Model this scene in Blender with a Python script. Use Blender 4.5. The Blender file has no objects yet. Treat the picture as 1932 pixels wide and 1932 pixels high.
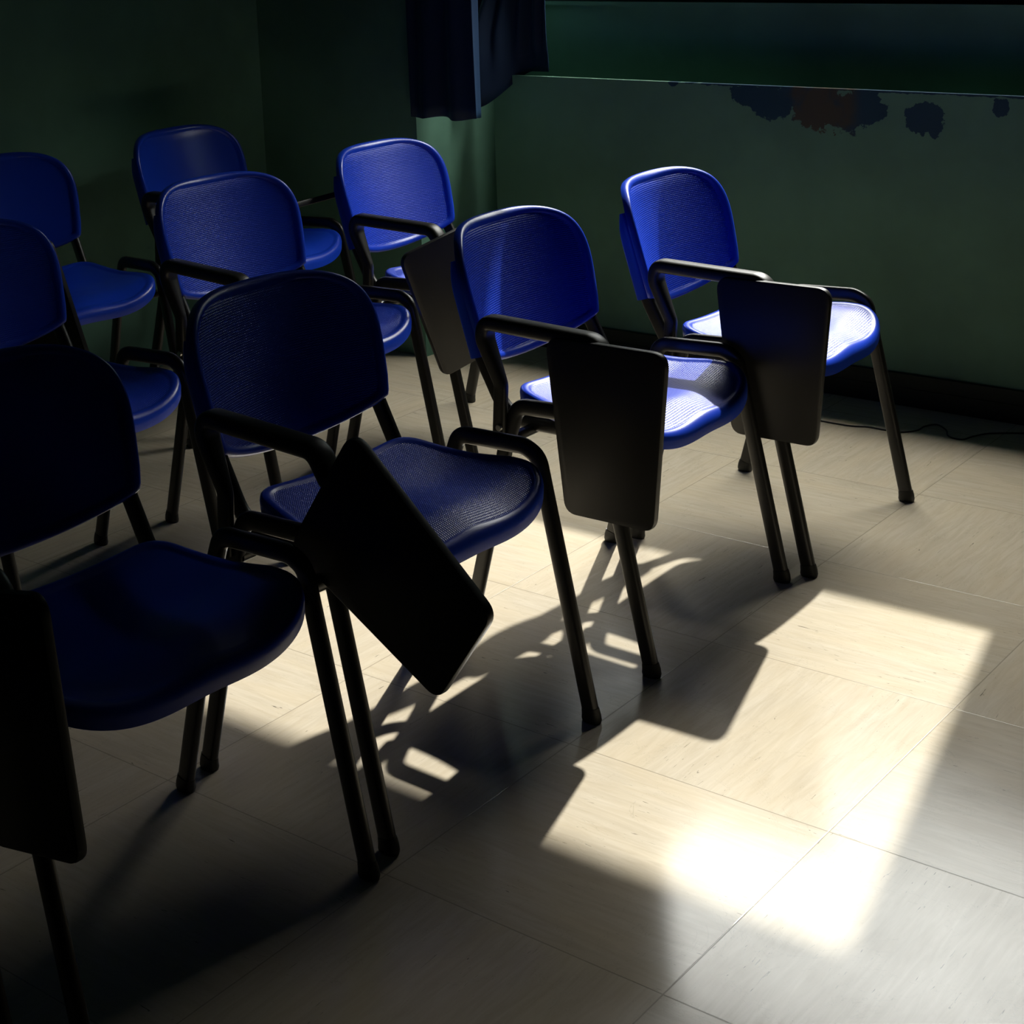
import bpy, bmesh, math
from mathutils import Vector, Matrix
sc = bpy.context.scene
C = sc.collection
PI = math.pi

# ---------------------------------------------------------------- helpers
def tag(o, label=None, cat=None, group=None, kind=None):
    if label: o['label'] = label
    if cat: o['category'] = cat
    if group: o['group'] = group
    if kind: o['kind'] = kind
    return o

def empty(name, loc=(0, 0, 0), rz=0.0):
    o = bpy.data.objects.new(name, None)
    o.empty_display_size = 0.1
    C.objects.link(o)
    o.location = loc
    o.rotation_euler = (0, 0, rz)
    return o

def obj(name, verts, faces, mats, parent=None, smooth=True, fmat=None, autosmooth=None):
    me = bpy.data.meshes.new(name)
    me.from_pydata([tuple(v) for v in verts], [], faces)
    if not isinstance(mats, (list, tuple)): mats = [mats]
    for m in mats: me.materials.append(m)
    if fmat:
        for p, k in zip(me.polygons, fmat): p.material_index = k
    bm = bmesh.new(); bm.from_mesh(me)
    bmesh.ops.recalc_face_normals(bm, faces=bm.faces)
    bm.to_mesh(me); bm.free()
    for p in me.polygons: p.use_smooth = smooth
    if autosmooth is not None:
        me.set_sharp_from_angle(angle=math.radians(autosmooth))
    o = bpy.data.objects.new(name, me)
    C.objects.link(o)
    if parent: o.parent = parent
    return o

class MB:
    def __init__(s): s.v = []; s.f = []; s.m = []
    def add(s, v, f, m=0):
        n = len(s.v); s.v += [Vector(p) for p in v]
        s.f += [tuple(i + n for i in q) for q in f]; s.m += [m] * len(f)
    def box(s, a, b, m=0):
        x0, y0, z0 = a; x1, y1, z1 = b
        s.add([(x0,y0,z0),(x1,y0,z0),(x1,y1,z0),(x0,y1,z0),(x0,y0,z1),(x1,y0,z1),(x1,y1,z1),(x0,y1,z1)],
              [(0,3,2,1),(4,5,6,7),(0,1,5,4),(1,2,6,5),(2,3,7,6),(3,0,4,7)], m)
    def build(s, name, mats, parent=None, smooth=False, autosmooth=None, xf=None):
        v = [xf @ p for p in s.v] if xf else s.v
        return obj(name, v, s.f, mats, parent, smooth, s.m, autosmooth)

def rounded(pts, rads, n=8):
    """polyline with its inner corners rounded"""
    out = [Vector(pts[0])]
    for i in range(1, len(pts) - 1):
        p = Vector(pts[i]); a = Vector(pts[i-1]); b = Vector(pts[i+1])
        da = (a - p); db = (b - p)
        r = rads[i-1] if isinstance(rads, (list, tuple)) else rads
        ang = da.angle(db)
        if abs(ang - PI) < 0.02 or r <= 0: out.append(p); continue
        d = min(r / math.tan(ang / 2), da.length * .49, db.length * .49)
        p0 = p + da.normalized() * d; p1 = p + db.normalized() * d
        for k in range(n + 1):
            t = k / n
            out.append((1-t)**2 * p0 + 2*t*(1-t) * p + t*t * p1)
    out.append(Vector(pts[-1]))
    return out

def sweep(mb, path, a, b, ref=(0, 1, 0), n=14, pw=2.4, closed=False, cap=True, m=0):
    """section half size a along ref, b across; a, b may be lists along the path"""
    ref = Vector(ref).normalized(); N = len(path)
    vs = []; fs = []
    for i, p in enumerate(path):
        t = (path[min(i+1, N-1)] - path[max(i-1, 0)]).normalized()
        nn = ref.cross(t).normalized()
        rr = t.cross(nn).normalized()
        aa = a[i] if isinstance(a, list) else a; bb = b[i] if isinstance(b, list) else b
        for k in range(n):
            th = 2 * PI * k / n
            c, s_ = math.cos(th), math.sin(th)
            u = aa * math.copysign(abs(c) ** (2/pw), c); w = bb * math.copysign(abs(s_) ** (2/pw), s_)
            vs.append(p + rr * u + nn * w)
    for i in range(N - 1):
        for k in range(n):
            k2 = (k + 1) % n
            fs.append((i*n+k, i*n+k2, (i+1)*n+k2, (i+1)*n+k))
    if cap:
        fs.append(tuple(range(n-1, -1, -1))); fs.append(tuple((N-1)*n + k for k in range(n)))
    mb.add(vs, fs, m)

def cyl(mb, p0, p1, r, n=16, m=0):
    p0, p1 = Vector(p0), Vector(p1)
    d = (p1 - p0).normalized()
    ref = Vector((1, 0, 0)) if abs(d.x) < .9 else Vector((0, 1, 0))
    e = (p1 - p0) * .12
    sweep(mb, [p0, p0 + e*.3, p1 - e*.3, p1], [r*.85, r, r, r*.85], [r*.85, r, r, r*.85], ref=ref, n=n, pw=2, m=m)

# ---------------------------------------------------------------- materials
def mat(name, col, rough=.5, spec=.5, metallic=0.0):
    m = bpy.data.materials.new(name); m.use_nodes = True
    b = m.node_tree.nodes['Principled BSDF']
    b.inputs['Base Color'].default_value = (*col, 1)
    b.inputs['Roughness'].default_value = rough
    b.inputs['Specular IOR Level'].default_value = spec
    b.inputs['Metallic'].default_value = metallic
    return m

class G:
    """small node-graph helper"""
    def __init__(s, m): s.nt = m.node_tree; s.N = s.nt.nodes; s.L = s.nt.links; s.b = s.N['Principled BSDF']
    def new(s, t, **kw):
        n = s.N.new(t)
        for k, v in kw.items(): setattr(n, k, v)
        return n
    def put(s, sock, v):
        if hasattr(v, 'is_linked') or isinstance(v, bpy.types.NodeSocket): s.L.new(v, sock)
        else: sock.default_value = v
    def math(s, op, a, b=0.0, c=None, clamp=False):
        n = s.new('ShaderNodeMath', operation=op); n.use_clamp = clamp
        s.put(n.inputs[0], a); s.put(n.inputs[1], b)
        if c is not None: s.put(n.inputs[2], c)
        return n.outputs[0]
    def coord(s, kind='Object'):
        return s.new('ShaderNodeTexCoord').outputs[kind]
    def sep(s, v):
        n = s.new('ShaderNodeSeparateXYZ'); s.put(n.inputs[0], v); return n.outputs
    def comb(s, x, y, z):
        n = s.new('ShaderNodeCombineXYZ')
        for i, q in enumerate((x, y, z)): s.put(n.inputs[i], q)
        return n.outputs[0]
    def noise(s, vec, scale, detail=3, rough=.5, dist=0):
        n = s.new('ShaderNodeTexNoise'); s.put(n.inputs['Vector'], vec)
        n.inputs['Scale'].default_value = scale; n.inputs['Detail'].default_value = detail
        n.inputs['Roughness'].default_value = rough; n.inputs['Distortion'].default_value = dist
        return n.outputs['Fac']
    def ramp(s, f, stops):
        n = s.new('ShaderNodeValToRGB'); s.put(n.inputs[0], f)
        e = n.color_ramp.elements
        e[0].position, e[0].color = stops[0][0], (*stops[0][1], 1)
        e[1].position, e[1].color = stops[-1][0], (*stops[-1][1], 1)
        for p, c in stops[1:-1]:
            q = e.new(p); q.color = (*c, 1)
        return n.outputs[0]
    def smooth(s, v, lo, hi):
        n = s.new('ShaderNodeMapRange', interpolation_type='SMOOTHSTEP')
        s.put(n.inputs[0], v); n.inputs[1].default_value = lo; n.inputs[2].default_value = hi
        return n.outputs[0]
    def mix(s, f, a, b):
        n = s.new('ShaderNodeMix', data_type='RGBA')
        s.put(n.inputs[0], f)
        s.put(n.inputs[6], a if not isinstance(a, tuple) else (*a, 1)); s.put(n.inputs[7], b if not isinstance(b, tuple) else (*b, 1))
        return n.outputs[2]
    def bump(s, h, strength, dist):
        n = s.new('ShaderNodeBump'); s.put(n.inputs['Height'], h)
        n.inputs['Strength'].default_value = strength; n.inputs['Distance'].default_value = dist
        return n.outputs[0]

def floor_material():
    m = mat('marbled_floor_tiles', (.6, .5, .35), .2); g = G(m)
    x, y, z = g.sep(g.coord())
    T = .5
    ux = g.math('DIVIDE', x, T); uy = g.math('DIVIDE', y, T)
    ix = g.math('FLOOR', ux); iy = g.math('FLOOR', uy)
    fx = g.math('SUBTRACT', ux, ix); fy = g.math('SUBTRACT', uy, iy)
    par = g.math('FLOORED_MODULO', g.math('ADD', ix, iy), 2.0)          # 0: grain along x, 1: grain along y
    a = g.math('ADD', g.math('MULTIPLY', x, g.math('SUBTRACT', 1.0, par)), g.math('MULTIPLY', y, par))
    b = g.math('ADD', g.math('MULTIPLY', y, g.math('SUBTRACT', 1.0, par)), g.math('MULTIPLY', x, par))
    seed = g.math('ADD', g.math('MULTIPLY', ix, 3.17), g.math('MULTIPLY', iy, 7.31))
    grain = g.noise(g.comb(g.math('MULTIPLY', a, 9.0), g.math('MULTIPLY', b, 75.0), seed), 1.0, 5, .6, .6)
    cloud = g.noise(g.comb(g.math('MULTIPLY', a, 3.0), g.math('MULTIPLY', b, 12.0), seed), 1.0, 4, .55)
    fleck = g.noise(g.comb(g.math('MULTIPLY', a, 26.0), g.math('MULTIPLY', b, 230.0), g.math('ADD', seed, 5.0)), 1.0, 2, .5, 1.2)
    fleck2 = g.noise(g.comb(g.math('MULTIPLY', a, 7.0), g.math('MULTIPLY', b, 9.0), seed), 1.0, 1)
    base = g.ramp(grain, [(.30, (.545, .465, .345)), (.5, (.60, .522, .398)), (.72, (.66, .582, .458))])
    base = g.mix(g.smooth(cloud, .35, .7), base, g.mix(.35, base, (.68, .56, .38)))
    fm = g.math('MULTIPLY', g.smooth(fleck, .695, .75), g.smooth(fleck2, .44, .56))
    base = g.mix(g.math('MULTIPLY', fm, .8), base, (.10, .09, .07))
    ex = g.math('MINIMUM', fx, g.math('SUBTRACT', 1.0, fx)); ey = g.math('MINIMUM', fy, g.math('SUBTRACT', 1.0, fy))
    e = g.math('MINIMUM', ex, ey)
    line = g.math('SUBTRACT', 1.0, g.smooth(e, .0012, .0030))
    base = g.mix(g.math('MULTIPLY', line, .45), base, (.12, .10, .07))
    # scuff strokes
    sc1 = g.noise(g.comb(g.math('MULTIPLY', x, 2.0), g.math('MULTIPLY', y, 2.0), 0.0), 1.6, 6, .62, 2.0)
    scuff = g.math('SUBTRACT', 1.0, g.smooth(g.math('ABSOLUTE', g.math('SUBTRACT', sc1, .5)), .0008, .003))
    base = g.mix(g.math('MULTIPLY', scuff, .16), base, (.2, .17, .12))
    g.L.new(base, g.b.inputs['Base Color'])
    wear = g.noise(g.comb(x, y, 0.0), 6.0, 5, .6)
    fine = g.noise(g.comb(x, y, 0.0), 70.0, 3, .6)
    r = g.math('ADD', .175, g.math('MULTIPLY', g.math('SUBTRACT', wear, .5), .12))
    r = g.math('ADD', r, g.math('MULTIPLY', g.math('SUBTRACT', fine, .5), .05))
    g.L.new(r, g.b.inputs['Roughness'])
    g.b.inputs['Specular IOR Level'].default_value = .52
    h = g.math('SUBTRACT', g.math('MULTIPLY', grain, .03), line)
    h = g.math('ADD', h, g.math('MULTIPLY', g.noise(g.comb(x, y, 0.0), 14.0, 2), .5))
    g.L.new(g.bump(h, .22, .0012), g.b.inputs['Normal'])
    return m

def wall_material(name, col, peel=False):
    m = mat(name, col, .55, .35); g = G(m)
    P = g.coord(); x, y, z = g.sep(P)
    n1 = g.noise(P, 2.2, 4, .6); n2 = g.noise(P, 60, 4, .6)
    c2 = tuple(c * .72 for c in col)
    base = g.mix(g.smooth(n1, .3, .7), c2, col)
    if peel:
        spots = [(-1.082, 0.9, 0.018, 0.012), (-0.826, 0.871, 0.055, 0.028), (-0.753, 0.857, 0.06, 0.045), (-0.654, 0.876, 0.07, 0.035), (-0.597, 0.845, 0.085, 0.052), (-0.513, 0.829, 0.06, 0.045), (-0.466, 0.85, 0.055, 0.045), (-0.419, 0.84, 0.03, 0.025), (-0.284, 0.829, 0.05, 0.038), (-0.253, 0.808, 0.022, 0.026), (-0.068, 0.868, 0.02, 0.022)]
        acc = None
        for (cx, cz, rx, rz) in spots:
            rx *= 1.12; rz *= 1.25
            dx = g.math('DIVIDE', g.math('SUBTRACT', x, cx), rx); dz = g.math('DIVIDE', g.math('SUBTRACT', z, cz), rz)
            d = g.math('SUBTRACT', 1.0, g.math('SQRT', g.math('ADD', g.math('MULTIPLY', dx, dx), g.math('MULTIPLY', dz, dz))))
            acc = d if acc is None else g.math('MAXIMUM', acc, d)
        # a ragged strip just under the top edge
        strip = g.math('DIVIDE', g.math('SUBTRACT', z, .891), .012)
        strip = g.math('MULTIPLY', strip, g.smooth(x, -1.25, -.85))
        acc = g.math('MAXIMUM', acc, g.math('SUBTRACT', strip, .35))
        jag = g.math('MULTIPLY', g.math('SUBTRACT', g.noise(P, 34, 5, .65), .5), 1.5)
        msk = g.smooth(g.math('ADD', acc, jag), .0, .06)
        hue = g.noise(P, 9, 3, .5)
        brown = g.smooth(g.math('SUBTRACT', .13, g.math('ABSOLUTE', g.math('ADD', x, .592))), .0, .05)
        under = g.mix(g.math('MULTIPLY', brown, g.smooth(hue, .38, .55)), (.012, .050, .085), (.068, .060, .040))
        base = g.mix(msk, base, under)
    g.L.new(base, g.b.inputs['Base Color'])
    h = g.math('ADD', g.math('MULTIPLY', n2, .35), g.noise(P, 12, 3))
    if peel: h = g.math('SUBTRACT', h, g.math('MULTIPLY', msk, .5))
    g.L.new(g.bump(h, .3, .002), g.b.inputs['Normal'])
    return m

def plastic(name, col, rough, axes=None, pitch=.0044, spec=.5):
    m = mat(name, col, rough, spec); g = G(m)
    P = g.coord(); x, y, z = g.sep(P)
    n = g.noise(P, 400, 2)
    h = g.math('MULTIPLY', n, .15)
    if axes:
        q = {'x': x, 'y': y, 'z': z}
        k = 2 * PI / pitch
        s1 = g.math('SINE', g.math('MULTIPLY', q[axes[0]], k * .8)); s2 = g.math('SINE', g.math('MULTIPLY', q[axes[1]], k))
        d = g.math('ADD', g.math('MULTIPLY', g.math('MULTIPLY', s1, s2), .55), g.math('MULTIPLY', s2, .45))
        h = g.math('ADD', h, d)
        g.L.new(g.bump(h, .85, .00045), g.b.inputs['Normal'])
    else:
        g.L.new(g.bump(h, .25, .0004), g.b.inputs['Normal'])
    r = g.math('ADD', rough, g.math('MULTIPLY', g.math('SUBTRACT', g.noise(P, 14, 3), .5), .10))
    g.L.new(r, g.b.inputs['Roughness'])
    return m

M_floor = floor_material()
GREEN = (.14, .30, .22)
M_wall = wall_material('green_wall_paint', GREEN)
M_panel = wall_material('green_wall_paint_peeling', GREEN, peel=True)
M_ceil = wall_material('dark_green_ceiling_paint', (.035, .05, .04))
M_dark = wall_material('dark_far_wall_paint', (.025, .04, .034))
M_base = wall_material('dark_baseboard_tile', (.022, .030, .024))
M_blue = plastic('blue_plastic', (.007, .046, .50), .30)
M_blue_back = plastic('blue_plastic_ribbed_back', (.006, .046, .52), .37, 'yz', spec=.32)
M_blue_seat = plastic('blue_plastic_dotted_seat', (.008, .046, .50), .33, 'xy')
M_metal = plastic('black_painted_tube', (.010, .0095, .008), .34)
M_arm = plastic('black_armrest_plastic', (.014, .013, .010), .40)
M_tab = plastic('dark_tablet_laminate', (.010, .0095, .008), .40)
M_cap = plastic('black_rubber_cap', (.012, .012, .010), .5)
M_bolt = mat('steel_bolt', (.55, .54, .5), .3, .5, 1.0)
M_frame = mat('dark_window_frame', (.010, .011, .010), .4)
M_rail = mat('curtain_rail_metal', (.25, .25, .24), .4, .5, .8)

def curtain_material():
    m = mat('navy_curtain_cloth', (.003, .016, .052), .62, .3); g = G(m)
    P = g.coord()
    n = g.new('ShaderNodeTexWave'); n.inputs['Scale'].default_value = 220
    g.put(n.inputs['Vector'], P)
    g.L.new(g.bump(n.outputs['Fac'], .15, .0006), g.b.inputs['Normal'])
    g.b.inputs['Sheen Weight'].default_value = .12
    g.b.inputs['Sheen Tint'].default_value = (.15, .4, .8, 1)
    return m
M_curtain = curtain_material()

def glass_material():
    m = bpy.data.materials.new('window_glass'); m.use_nodes = True
    nt = m.node_tree; nt.nodes.clear()
    o = nt.nodes.new('ShaderNodeOutputMaterial'); mx = nt.nodes.new('ShaderNodeMixShader')
    t = nt.nodes.new('ShaderNodeBsdfTransparent'); gl = nt.nodes.new('ShaderNodeBsdfGlossy')
    t.inputs[0].default_value = (.96, .97, .96, 1); gl.inputs['Roughness'].default_value = .02
    mx.inputs[0].default_value = .06
    nt.links.new(t.outputs[0], mx.inputs[1]); nt.links.new(gl.outputs[0], mx.inputs[2])
    nt.links.new(mx.outputs[0], o.inputs[0])
    return m
M_glass = glass_material()

# ---------------------------------------------------------------- room
XL, XR, YN, YF, H = -2.54, 4.2, -3.8, 2.88, 3.05
def struct(name, boxes, m, parent=None):
    mb = MB()
    for a, b in boxes: mb.box(a, b)
    o = mb.build(name, m, parent)
    if not parent: tag(o, kind='structure')
    return o
struct('floor', [((XL-.2, YN-.2, -.12), (XR+.2, YF+.2, 0))], M_floor)
struct('ceiling', [((XL-.2, YN-.2, H), (XR+.2, YF+.2, H+.12))], M_ceil)
struct('wall_left', [((XL-.15, YN, 0), (XL, YF+.2, H))], M_wall)
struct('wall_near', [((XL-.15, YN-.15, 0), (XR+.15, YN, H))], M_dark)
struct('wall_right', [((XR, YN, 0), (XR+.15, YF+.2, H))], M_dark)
WX0, WX1, WZ0, WZ1 = -1.85, .125, 1.126, 2.64
SILL, HEAD = 1.398, 2.457       # glass band that admits the sun
struct('wall_back', [((XL, YF, 0), (XR, YF+.2, WZ0)), ((XL, YF, WZ1), (XR, YF+.2, H)),
                     ((XL, YF, WZ0), (WX0, YF+.2, WZ1)), ((WX1, YF, WZ0), (XR, YF+.2, WZ1))], M_wall)
struct('wall_pillar', [((XL, 2.355, 0), (-1.85, YF, H))], M_wall)
# low parapet panel in front of the wall with a gap behind it
struct('wall_parapet', [((-1.772, 2.664, 0), (XR, 2.680, .900))], M_panel)
mb = MB(); mb.box((-1.772, 2.649, 0), (XR, 2.664, .094)); mb.box((-1.772, 2.6455, .051), (XR, 2.6495, .0545))
tag(mb.build('baseboard_back', M_base), kind='structure')
tag(struct('trim_1', [((WX0-.0, YF-.018, WZ0-.012), (WX1+.05, YF+.02, WZ0))], M_wall), kind='structure')

# window: dark frame, lower dark rail, two panes
for wn, xa, xb in (('window_1', WX0, WX1),):
    w = empty(wn, (0, YF, 0)); tag(w, kind='structure')
    mb = MB(); y0, y1 = .01, .07
    mb.box((xa, y0, WZ0), (xb, y1, SILL)); mb.box((xa, y0, HEAD), (xb, y1, WZ1))
    mb.build('window_frame', M_frame, w)
    mb = MB(); mb.box((xa, .035, SILL), (xb, .041, HEAD)); mb.build('window_pane', M_glass, w)

# ---------------------------------------------------------------- curtains
def sm(a, b, t):
    t = max(0, min(1, (t - a) / (b - a))); return t * t * (3 - 2 * t)

def curtain(name, zs, nu, fn, label):
    vs = []; fs = []
    nz = len(zs)
    for j, z in enumerate(zs):
        for i in range(nu + 1):
            vs.append(fn(i / nu, z, j == 0))
    for j in range(nz - 1):
        for i in range(nu):
            a = j * (nu + 1) + i
            fs.append((a, a + 1, a + nu + 2, a + nu + 1))
    o = obj(name, vs, fs, M_curtain)
    md = o.modifiers.new('cloth_thickness', 'SOLIDIFY'); md.thickness = .0035
    tag(o, label, 'curtain', 'navy curtains beside the window')
    return o
def lerp_path(pts, u):
    L = [0]
    for a, b in zip(pts, pts[1:]): L.append(L[-1] + math.dist(a, b))
    s = u * L[-1]
    for k in range(len(pts) - 1):
        if s <= L[k+1] or k == len(pts) - 2:
            t = (s - L[k]) / (L[k+1] - L[k]); t = min(max(t, 0), 1)
            return (pts[k][0] + (pts[k+1][0]-pts[k][0]) * t, pts[k][1] + (pts[k+1][1]-pts[k][1]) * t)
def cur_front(u, z, hem):
    x, y = lerp_path([(-1.835, 2.312), (-1.75, 2.325), (-1.65, 2.315), (-1.575, 2.32), (-1.611, 2.395), (-1.69, 2.48)], u)
    k = 1 - .15 * max(0, min(1, (z - .8) / 1.9))
    fold = .014 * math.sin(u * 26 + .6 * math.sin(z * 2.1)) * (1 - .85 * sm(.35, .55, u))
    x += .003 * math.sin(z * 5 + u * 9) - .004
    zz = z + (-.004 * math.sin(u * 19) + .004 * u if hem else 0)
    return Vector((x, y + fold * k, zz))
zs = [.80] + [.84 + (2.80 - .84) * (k / 40) for k in range(41)]
curtain('curtain', zs, 90, cur_front, 'navy blue curtain panel hanging straight down at the pillar, its hem loose')
def cur_back(u, z, hem):
    xl = -1.80 + .03 * sm(.99, 1.3, z)
    xr = -1.578 + .08 * sm(1.15, 1.55, z) + .25 * sm(1.5, 1.8, z)
    yl = 2.56 + .10 * sm(.99, 1.3, z); yr = 2.712
    x = xl + (xr - xl) * u
    y = yl + (yr - yl) * sm(0, .75, u)
    amp = .010 + .012 * sm(1.05, 1.65, z)
    y += amp * math.sin(u * 30 + .4 * math.sin(z * 3)) * sm(.90, 1.05, z)
    zz = z
    if z < 1.05:   # hem rises from the loose left corner over the parapet edge
        w_ = 1 - sm(.88, 1.05, z)
        hemz = .80 + .11 * sm(.12, .72, u)
        zz = z * (1 - w_) + (hemz + (z - .88)) * w_
    return Vector((x, y, zz))
zs = [.88 + (2.80 - .88) * (k / 60) for k in range(61)]
curtain('curtain', zs, 90, cur_back, 'navy blue curtain panel gathered over the top edge of the parapet')
mb = MB(); sweep(mb, [Vector((-1.86, 2.32, 2.815)), Vector((-1.45, 2.32, 2.815))], .012, .012, ref=(0, 0, 1))
sweep(mb, [Vector((-1.75, 2.71, 2.815)), Vector((.35, 2.71, 2.815))], .012, .012, ref=(0, 0, 1))
tag(mb.build('curtain_rail', M_rail, smooth=True), 'metal rail pair carrying the navy curtains near the ceiling', 'curtain rail')

# ---------------------------------------------------------------- chair
def shell(mb, outline, center, top, bot, place, steps=9, tex_inset=.02):
    """top/bot: profiles [(inset, offset)...] listed from the rim inwards"""
    n = len(outline); cx, cy = center
    def ring(ins, off, k2=1.0):
        out = []
        for (a, b) in outline:
            d = math.hypot(a - cx, b - cy); k = (d - ins) / d * k2
            out.append(place(cx + (a - cx) * k, cy + (b - cy) * k, off))
        return out
    seq = []; mats = []
    # bottom centre -> rim -> top centre
    li, lo = bot[-1]
    for s in range(steps, 0, -1): seq.append(ring(li, lo, 1 - s / (steps + .3))); mats.append(0)
    for ins, off in reversed(bot): seq.append(ring(ins, off)); mats.append(0)
    for ins, off in top: seq.append(ring(ins, off)); mats.append(1 if ins >= tex_inset - 1e-6 else 0)
    li, lo = top[-1]
    for s in range(1, steps + 1): seq.append(ring(li, lo, 1 - s / (steps + .3))); mats.append(1)
    vs = [p for r in seq for p in r]; fs = []; fm = []
    for i in range(len(seq) - 1):
        for k in range(n):
            k2 = (k + 1) % n
            fs.append((i*n+k, i*n+k2, (i+1)*n+k2, (i+1)*n+k)); fm.append(mats[i] if mats[i] == mats[i+1] else 0)
    fs.append(tuple(range(n))); fm.append(0)
    fs.append(tuple((len(seq)-1)*n + k for k in range(n-1, -1, -1))); fm.append(1)
    o = len(mb.v); mb.v += vs; mb.f += [tuple(i + o for i in q) for q in fs]; mb.m += fm

def resample(poly, n):
    L = [0]
    P = poly + [poly[0]]
    for a, b in zip(P, P[1:]): L.append(L[-1] + math.dist(a, b))
    out = []; j = 0
    for i in range(n):
        s = L[-1] * i / n
        while L[j+1] < s: j += 1
        t = (s - L[j]) / (L[j+1] - L[j])
        out.append((P[j][0] + (P[j+1][0]-P[j][0])*t, P[j][1] + (P[j+1][1]-P[j][1])*t))
    return out

def round_poly(corners, rads, n=14):
    out = []
    N = len(corners)
    for i in range(N):
        p = Vector((*corners[i], 0)); a = Vector((*corners[i-1], 0)); b = Vector((*corners[(i+1) % N], 0))
        da, db = a - p, b - p; ang = da.angle(db)
        if rads[i] <= 0: out.append(tuple(p[:2])); continue
        d = min(rads[i] / math.tan(ang/2), da.length*.5, db.length*.5)
        p0, p1 = p + da.normalized()*d, p + db.normalized()*d
        for k in range(n + 1):
            t = k / n; q = (1-t)**2*p0 + 2*t*(1-t)*p + t*t*p1
            out.append((q.x, q.y))
    return out

def bulge_edge(p, q, h, n=14):
    """points from p to q (exclusive) bulging by h to the right-hand side"""
    dx, dy = q[0]-p[0], q[1]-p[1]; L = math.hypot(dx, dy); nx, ny = dy/L, -dx/L
    return [(p[0]+dx*t + nx*h*4*t*(1-t), p[1]+dy*t + ny*h*4*t*(1-t)) for t in [k/n for k in range(n)]]

# back: outline in (y, z); z 0.50 .. 0.80
def back_outline():
    pts = []
    for k in range(61):
        th = -PI * 0 + PI * k / 60; c_, s_ = math.cos(th), math.sin(th)
        z = .600 + .214 * abs(s_) ** (2 / 3.9)
        hw = .2105 + .028 * (z - .54) / .24
        pts.append((hw * math.copysign(abs(c_) ** (2 / 3.9), c_), z))
    pts.append((-.2125, .572)); pts.append((-.209, .562))
    for k in range(1, 30):
        y = -.205 + .410 * k / 30
        pts.append((y, .560 - .043 * max(0, 1 - (y / .205) ** 2) ** .85))
    pts.append((.209, .562)); pts.append((.2125, .572))
    return resample(pts, 140)
def back_x(y, z):
    return -.424 - .29 * (z - .565) - .062 * (1 - min(1.1, (y / .22) ** 2))
def back_place(y, z, off):
    n = Vector((1, -.55 * y / .22, .29)).normalized()
    e = .012 * ((z - .775) / .04) ** 2 if z > .775 else 0     # top lip rolls backwards
    return Vector((back_x(y, z) - e, y, z)) + n * off

# seat: outline in (x, y)
def seat_outline():
    rear = round_poly([(-.16, -.248), (-.378, -.192), (-.378, .192), (-.16, .248)], [0, .06, .06, 0], 12)
    fr = []
    for k in range(1, 48):
        t = PI / 2 - PI * k / 48
        y = .248 * math.copysign(abs(math.sin(t)) ** (2 / 3.3), math.sin(t)); x = -.16 + .130 * abs(math.cos(t)) ** (2 / 3.3)
        fr.append((x, y))
    return resample(rear + fr, 132)
def seat_z(x, y):
    z = .468
    if x < -.20: z += .85 * (-.20 - x) ** 2
    if x > -.13: z -= 3.4 * (x + .13) ** 2
    z += .30 * y * y
    z += .0035 * math.exp(-(y / .07) ** 2) * sm(-.2, -.06, x)
    z -= .0075 * math.exp(-((abs(y) - .12) / .08) ** 2) * sm(-.30, -.2, x) * (1 - sm(-.08, .0, x))
    return z
def seat_place(x, y, off):
    return Vector((x, y, seat_z(x, y) + off))

SY = .270      # side frame offset
def leg_frame(sy):
    """front leg with the loop over it, and the rear leg, as two paths (outer tube)"""
    y = SY * sy
    front = rounded([(-.013, y, .012), (-.117, y, .484), (-.150, y, .499), (-.308, y, .493), (-.340, y, .410)], [.045, .05, .035], 9)
    rear = rounded([(-.340, y, .418), (-.352, y, .360), (-.446, y, .012)], [.08], 6)
    return front, rear

def arm_path(y):
    p = rounded([(-.348, y, .425), (-.340, y, .535), (-.378, y, .630), (-.368, y, .660), (-.112, y, .652), (-.086, y, .605)], [.03, .045, .03, .035], 8)
    return p

def tablet_outline():
    return round_poly([(-.1340, 0), (.1340, 0), (.100, -.348), (-.098, -.348)], [.032, .030, .028, .028], 8)

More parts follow.
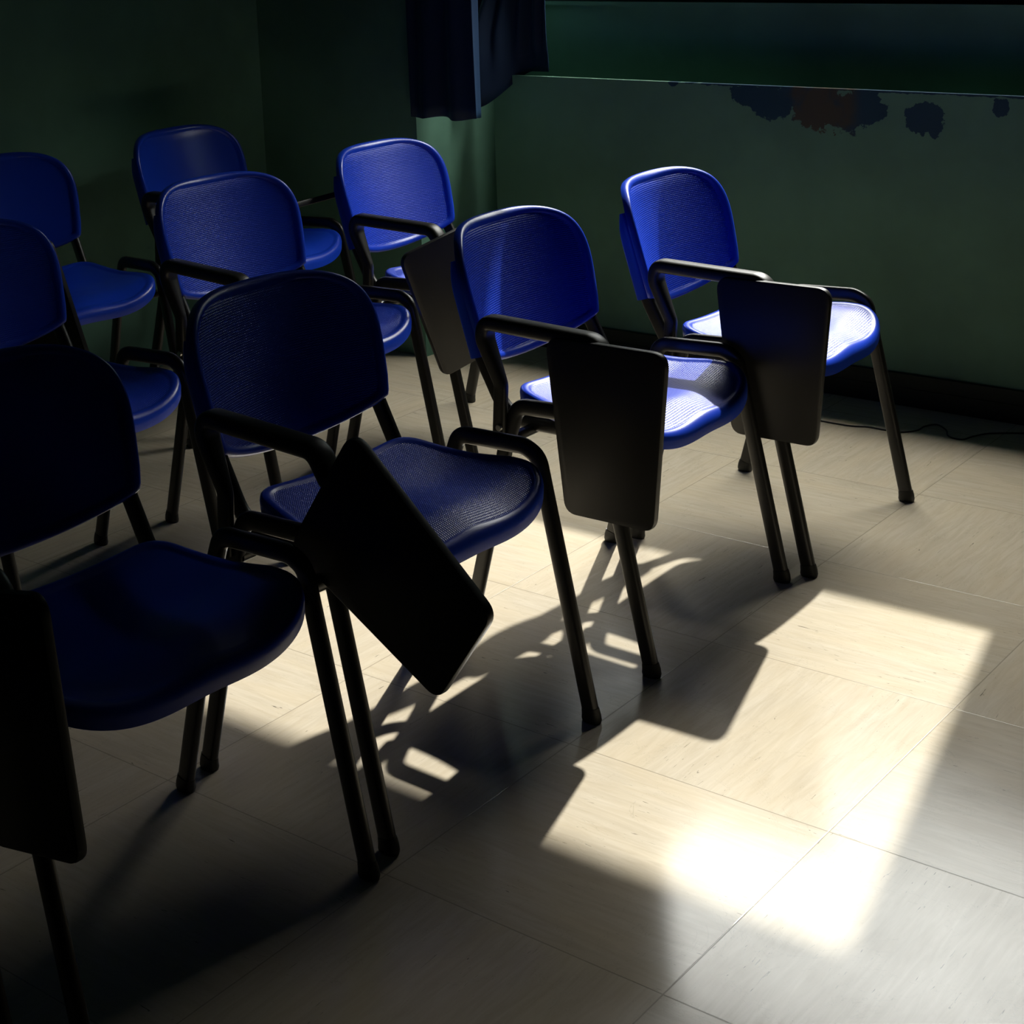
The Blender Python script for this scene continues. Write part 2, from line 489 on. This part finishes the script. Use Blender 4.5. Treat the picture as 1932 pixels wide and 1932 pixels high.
def make_chair(name, label, loc, rz, smooth_shell=False, tablet='hang', tab_rot=0.0, tab_mid=(-.080, .656), tab_yaw=0.0, group=None, knob=False):
    r = empty(name, (loc[0], loc[1], 0), rz)
    tag(r, label, 'chair', group)
    ms = (M_blue, M_blue if smooth_shell else M_blue_seat); mbk = (M_blue, M_blue if smooth_shell else M_blue_back)
    # seat
    mb = MB()
    shell(mb, seat_outline(), (-.175, 0),
          [(.0015, -.004), (.005, 0.0), (.012, .0022), (.020, .0012), (.0235, -.0008), (.030, -.0006)],
          [(.0, -.012), (.001, -.028), (.006, -.030), (.012, -.016), (.022, -.011)], seat_place, 12, .0235)
    o = mb.build('seat', ms, r, True, 60)
    # backrest with its two side sleeves
    mb = MB()
    shell(mb, back_outline(), (0, .68),
          [(.0008, .004), (.004, .0072), (.010, .0082), (.016, .0066), (.0195, .0036), (.024, .0038)],
          [(.0, -.004), (.002, -.010), (.010, -.009), (.022, -.004)], back_place, 12, .0195)
    for s in (-1, 1):
        path = [Vector((back_x(.190 * s, z) - .0165, .2000 * s, z)) for z in [.556 + .195 * k / 12 for k in range(13)]]
        a = [.0145] * 10 + [.013, .010, .006]; b = [.018] * 9 + [.017, .015, .011, .006]
        sweep(mb, path, a, b, ref=(0, 1, 0), n=18, pw=2.8)
    mb.build('backrest', mbk, r, True, 50)
    # back uprights
    for s in (-1, 1):
        y = .199 * s
        path = rounded([(-.16, y, .437), (-.386, y, .437), (-.450, y, .560), (-.474, y, .640)], [.085, .2], 12)
        mb = MB(); sweep(mb, path, .0098, .0162, n=20, pw=3.0)
        mb.build('back_upright', M_metal, r, True, 60)
    # seat rails
    mb = MB()
    for x in (-.325, -.135):
        sweep(mb, [Vector((x, -SY, .424)), Vector((x, SY, .424))], .010, .009, ref=(0, 0, 1), n=12, pw=4)
    mb.build('seat_rail', M_metal, r, True, 50)
    # legs
    for s in (-1, 1):
        f, b = leg_frame(s)
        for k, path in enumerate((f, b)):
            mb = MB(); sweep(mb, path, .0098, .0162, n=20, pw=3.0)
            lg = mb.build('leg', M_metal, r, True, 60)
            p0, p1 = (path[0], path[1]) if k == 0 else (path[-1], path[-2])
            d = (p1 - p0).normalized(); g0 = Vector((p0.x, p0.y, 0))
            base = g0
            mb = MB()
            q = [base, base + Vector((0, 0, .006)), base + Vector((0, 0, .013)) + d * .002, base + Vector((0, 0, .014)) + d * .012]
            sweep(mb, q, [.0116, .0130, .0124, .0112], [.0180, .0196, .0188, .0176], ref=(0, 1, 0), n=16, pw=2.5)
            mb.build('foot_cap', M_cap, lg, True, 50)
    # armrest on the near side: padded top, post down the outside of the frame
    ya = -.281
    path = arm_path(ya)
    z1 = [p.z for p in path]
    aa = []; bb = []
    for p in path:
        top = sm(.52, .645, p.z)
        aa.append(.010 + .0115 * top); bb.append(.0145 + .0010 * top)
    mb = MB(); sweep(mb, path, aa, bb, n=20, pw=3.2)
    arm = mb.build('armrest', M_arm, r, True, 60)
    mb = MB(); cyl(mb, (-.342, ya - .013, .448), (-.342, -.258, .448), .007)
    cyl(mb, (-.325, -.262, .428), (-.325, -.232, .428), .008)
    mb.build('bolt', M_bolt, arm, True, 40)
    if tablet:
        # bracket: short rounded arm from the end of the armrest to the pivot
        mb = MB()
        if tablet == 'turned':
            piv = Vector((-.065, ya, .600))
            sweep(mb, rounded([(-.086, ya, .62), (-.078, ya, .605), (-.050, ya, .590), (-.038, ya, .560)], .03, 6), .012, .016, n=14)
            xf = Matrix.Translation((-.040, -.345, .655)) @ Matrix.Rotation(math.radians(tab_rot), 4, 'Z') @ Matrix.Rotation(math.radians(-14), 4, 'Y')
        elif tablet == 'raised':
            sweep(mb, rounded([(-.086, ya, .62), (-.066, ya, .62), (-.050, ya, .645), (-.050, ya, .660)], .02, 6), .012, .014, n=14)
            xf = Matrix.Identity(4)
        else:
            sweep(mb, rounded([(-.088, ya, .625), (-.086, ya, .580), (-.110, ya-.004, .540)], .05, 8), .012, .019, n=16)
            hy = -.300 if not tab_yaw else -.242
            xf = Matrix.Translation((tab_mid[0], hy, tab_mid[1])) @ Matrix.Rotation(math.radians(tab_yaw), 4, 'Z') @ Matrix.Rotation(math.radians(-tab_rot), 4, 'Y')
        mb.build('tablet_bracket', M_arm, arm, True, 60)
        # the board itself, built in its own x-z plane
        out = tablet_outline(); n = len(out); th = .008
        mb = MB(); vs = []; fs = []
        lay = [(.004, -th), (.001, -th + .001), (0, -th + .004), (0, th - .004), (.001, th - .001), (.004, th)]
        cxo, czo = 0, -.16
        for ins, yy in lay:
            for (a, b) in out:
                d = math.hypot(a-cxo, b-czo); k = (d - ins) / d
                vs.append(Vector((cxo + (a-cxo)*k, yy, czo + (b-czo)*k)))
        for i in range(len(lay)-1):
            for k in range(n):
                k2 = (k+1) % n; fs.append((i*n+k, i*n+k2, (i+1)*n+k2, (i+1)*n+k))
        fs.append(tuple(range(n))); fs.append(tuple((len(lay)-1)*n + k for k in range(n-1, -1, -1)))
        mb.add(vs, fs)
        if tablet == 'raised':
            xf = RAISED
        tb = mb.build('writing_tablet', M_tab, r, True, 35, xf)
        if knob:
            mb = MB(); cyl(mb, (-.105, -.318, .442), (-.105, -.285, .442), .014)
            mb.build('pivot_knob', M_arm, tb, True, 40)
    return r

# chairs: front row, middle row, back row
def raised_matrix(loc, rz):
    """board swung up over the lap and tilted towards the sitter, long side across the chair"""
    W = Matrix.Translation((loc[0], loc[1], 0)) @ Matrix.Rotation(rz, 4, 'Z')
    u = Vector((-.067, .998, 0)).normalized()
    d = Vector((-.6787, .7136, -.173)).normalized()
    n = u.cross(d).normalized(); w_ = n.cross(u).normalized()
    if w_.x > 0: w_ = -w_; 
    n = u.cross(w_)
    org = Vector((-1.487, 1.505, .698)) + w_ * .134
    R = Matrix(((u.x, n.x, w_.x), (u.y, n.y, w_.y), (u.z, n.z, w_.z))).to_4x4()
    # board outline runs along its own -z; turn it so that axis lies across the chair
    T = Matrix.Translation(org) @ R @ Matrix.Rotation(math.radians(90), 4, 'Y') @ Matrix.Translation((0, 0, .174))
    return W.inverted() @ T

RAISED = Matrix.Identity(4)
G1 = 'blue chairs with writing tablets in the front row'
G2 = 'blue chairs in the middle row'
G3 = 'blue chairs in the back row'
make_chair('tablet_chair', 'blue plastic chair farthest right, lit by the sun, dark tablet hanging straight down', (.013, 1.675), .028, group=G1)
make_chair('tablet_chair', 'blue front row chair with half its backrest in sun and a hanging dark tablet', (-.011, 1.077), .013, group=G1)
make_chair('tablet_chair', 'shadowed blue chair whose black tablet has dropped diagonally across its seat', (-.013, .321), -.045, tab_rot=55.2, tab_mid=(-.089, .598), group=G1, knob=True)
make_chair('tablet_chair', 'almost black chair at lower left with smooth dark blue seat and hanging tablet', (-.015, -.290), -.038, smooth_shell=True, tab_rot=12, tab_mid=(-.105, .650), group=G1)
make_chair('tablet_chair', 'chair cut off by the lower left corner, only one dark leg showing', (-.06, -.925), -.04, smooth_shell=True, group=G1)
make_chair('tablet_chair', 'blue chair whose tablet is swung outwards from the arm, in front of the curtain pillar', (-.972, 1.773), .016, tablet='turned', tab_rot=74, group=G2)
make_chair('arm_chair', 'bright blue middle chair with glossy backrest directly behind the dropped diagonal tablet chair', (-.976, 1.104), -.059, tablet=None, group=G2)
make_chair('arm_chair', 'dark blue chair cut by the left edge, directly behind the black chair at lower left', (-1.023, .396), .005, tablet=None, group=G2)
RAISED = raised_matrix((-1.78, 1.766), .044)
make_chair('tablet_chair', 'dark blue smooth chair in the far corner with its thin tablet raised level', (-1.78, 1.766), .044, smooth_shell=True, tablet='raised', group=G3)
make_chair('tablet_chair', 'dark blue smooth chair by the green left wall, its seat rim catching light', (-1.857, 1.021), -.158, smooth_shell=True, tab_rot=23, tab_mid=(.029, .647), tab_yaw=20, group=G3)

# thin cable lying loose at the foot of the wall
pts = [(-.52, 2.40), (-.384, 2.398), (-.325, 2.416), (-.271, 2.414), (-.233, 2.42), (-.203, 2.455), (-.200, 2.50), (-.178, 2.53), (-.140, 2.50), (-.112, 2.452), (-.072, 2.445), (-.056, 2.489), (-.02, 2.54), (.10, 2.60), (.30, 2.62)]
P_ = [Vector((x, y, .0022)) for x, y in pts]; path = []
for i in range(len(P_) - 1):
    p0, p1, p2, p3 = P_[max(i-1, 0)], P_[i], P_[i+1], P_[min(i+2, len(P_)-1)]
    for k in range(6):
        t = k / 6
        path.append(.5 * ((2*p1) + (p2-p0)*t + (2*p0-5*p1+4*p2-p3)*t*t + (3*p1-p0-3*p2+p3)*t*t*t))
path.append(P_[-1])
mb = MB(); sweep(mb, path, .0022, .0022, ref=(0, 0, 1), n=8, pw=2)
tag(mb.build('cable', M_cap, None, True), 'thin black cable curling on the floor in front of the parapet wall', 'cable')

# ---------------------------------------------------------------- light
SUN_DX, SUN_DY = .221, -1.105        # horizontal run per metre of drop
d = Vector((SUN_DX, SUN_DY, -1)).normalized()
sd = bpy.data.lights.new('sun', 'SUN'); sd.energy = 8.3; sd.angle = math.radians(.9); sd.color = (1.0, .97, .93)
so = bpy.data.objects.new('sun', sd); C.objects.link(so); so.location = (-1, 6, 6)
so.rotation_euler = d.to_track_quat('-Z', 'Y').to_euler()
for xa, xb in ((WX0, WX1),):
    pd = bpy.data.lights.new('sky_portal', 'AREA'); pd.shape = 'RECTANGLE'; pd.size = xb - xa; pd.size_y = HEAD - SILL
    pd.cycles.is_portal = True
    po = bpy.data.objects.new('sky_portal', pd); C.objects.link(po)
    po.location = ((xa + xb) / 2, YF + .19, (SILL + HEAD) / 2); po.rotation_euler = (math.radians(-90), 0, 0)

wd = bpy.data.worlds.new('sky'); sc.world = wd; wd.use_nodes = True
nt = wd.node_tree; bg = nt.nodes['Background']
tc = nt.nodes.new('ShaderNodeTexCoord'); sp = nt.nodes.new('ShaderNodeSeparateXYZ')
cr = nt.nodes.new('ShaderNodeValToRGB'); mr = nt.nodes.new('ShaderNodeMapRange')
nt.links.new(tc.outputs['Generated'], sp.inputs[0]); nt.links.new(sp.outputs[2], mr.inputs[0])
mr.inputs[1].default_value = -1; mr.inputs[2].default_value = 1
nt.links.new(mr.outputs[0], cr.inputs[0])
e = cr.color_ramp.elements
e[0].position, e[0].color = .738, (.015, .018, .017, 1)      # trees and houses fill the view up to 28 degrees
e[1].position, e[1].color = .765, (.46, .455, .44, 1)
q = e.new(.80); q.color = (.50, .49, .47, 1)
q = e.new(.88); q.color = (1.0, .985, .93, 1)      # brighter high up, around the sun
nt.links.new(cr.outputs[0], bg.inputs[0]); bg.inputs[1].default_value = 28

# ---------------------------------------------------------------- camera
def cam_rot(yaw, pitch, roll):
    cy, sy = math.cos(yaw), math.sin(yaw); cp, sp_ = math.cos(pitch), math.sin(pitch)
    f = Vector((sy*cp, cy*cp, -sp_)); r = Vector((cy, -sy, 0)); u = r.cross(f)
    cr_, sr = math.cos(roll), math.sin(roll)
    return cr_*r + sr*u, -sr*r + cr_*u, f
r_, u_, f_ = cam_rot(-.689763989, .185927661, -.042745003)
cd = bpy.data.cameras.new('camera'); co = bpy.data.objects.new('camera', cd); C.objects.link(co)
cd.sensor_fit = 'HORIZONTAL'; cd.sensor_width = 36.0; cd.lens = 3201.4225 / 1932 * 36.0; cd.shift_x = .074690; cd.shift_y = -.291375
cd.clip_start = .05
co.matrix_world = Matrix(((r_.x, u_.x, -f_.x, 1.620589), (r_.y, u_.y, -f_.y, -1.774981), (r_.z, u_.z, -f_.z, 1.491720), (0, 0, 0, 1)))
sc.camera = co

sc.view_settings.view_transform = 'Standard'; sc.view_settings.look = 'None'
sc.view_settings.gamma = 1.0; sc.view_settings.use_curve_mapping = False
sc.view_settings.exposure = 0.0
sc.cycles.use_denoising = True
sc.cycles.max_bounces = 8
sc.cycles.sample_clamp_indirect = 4.0
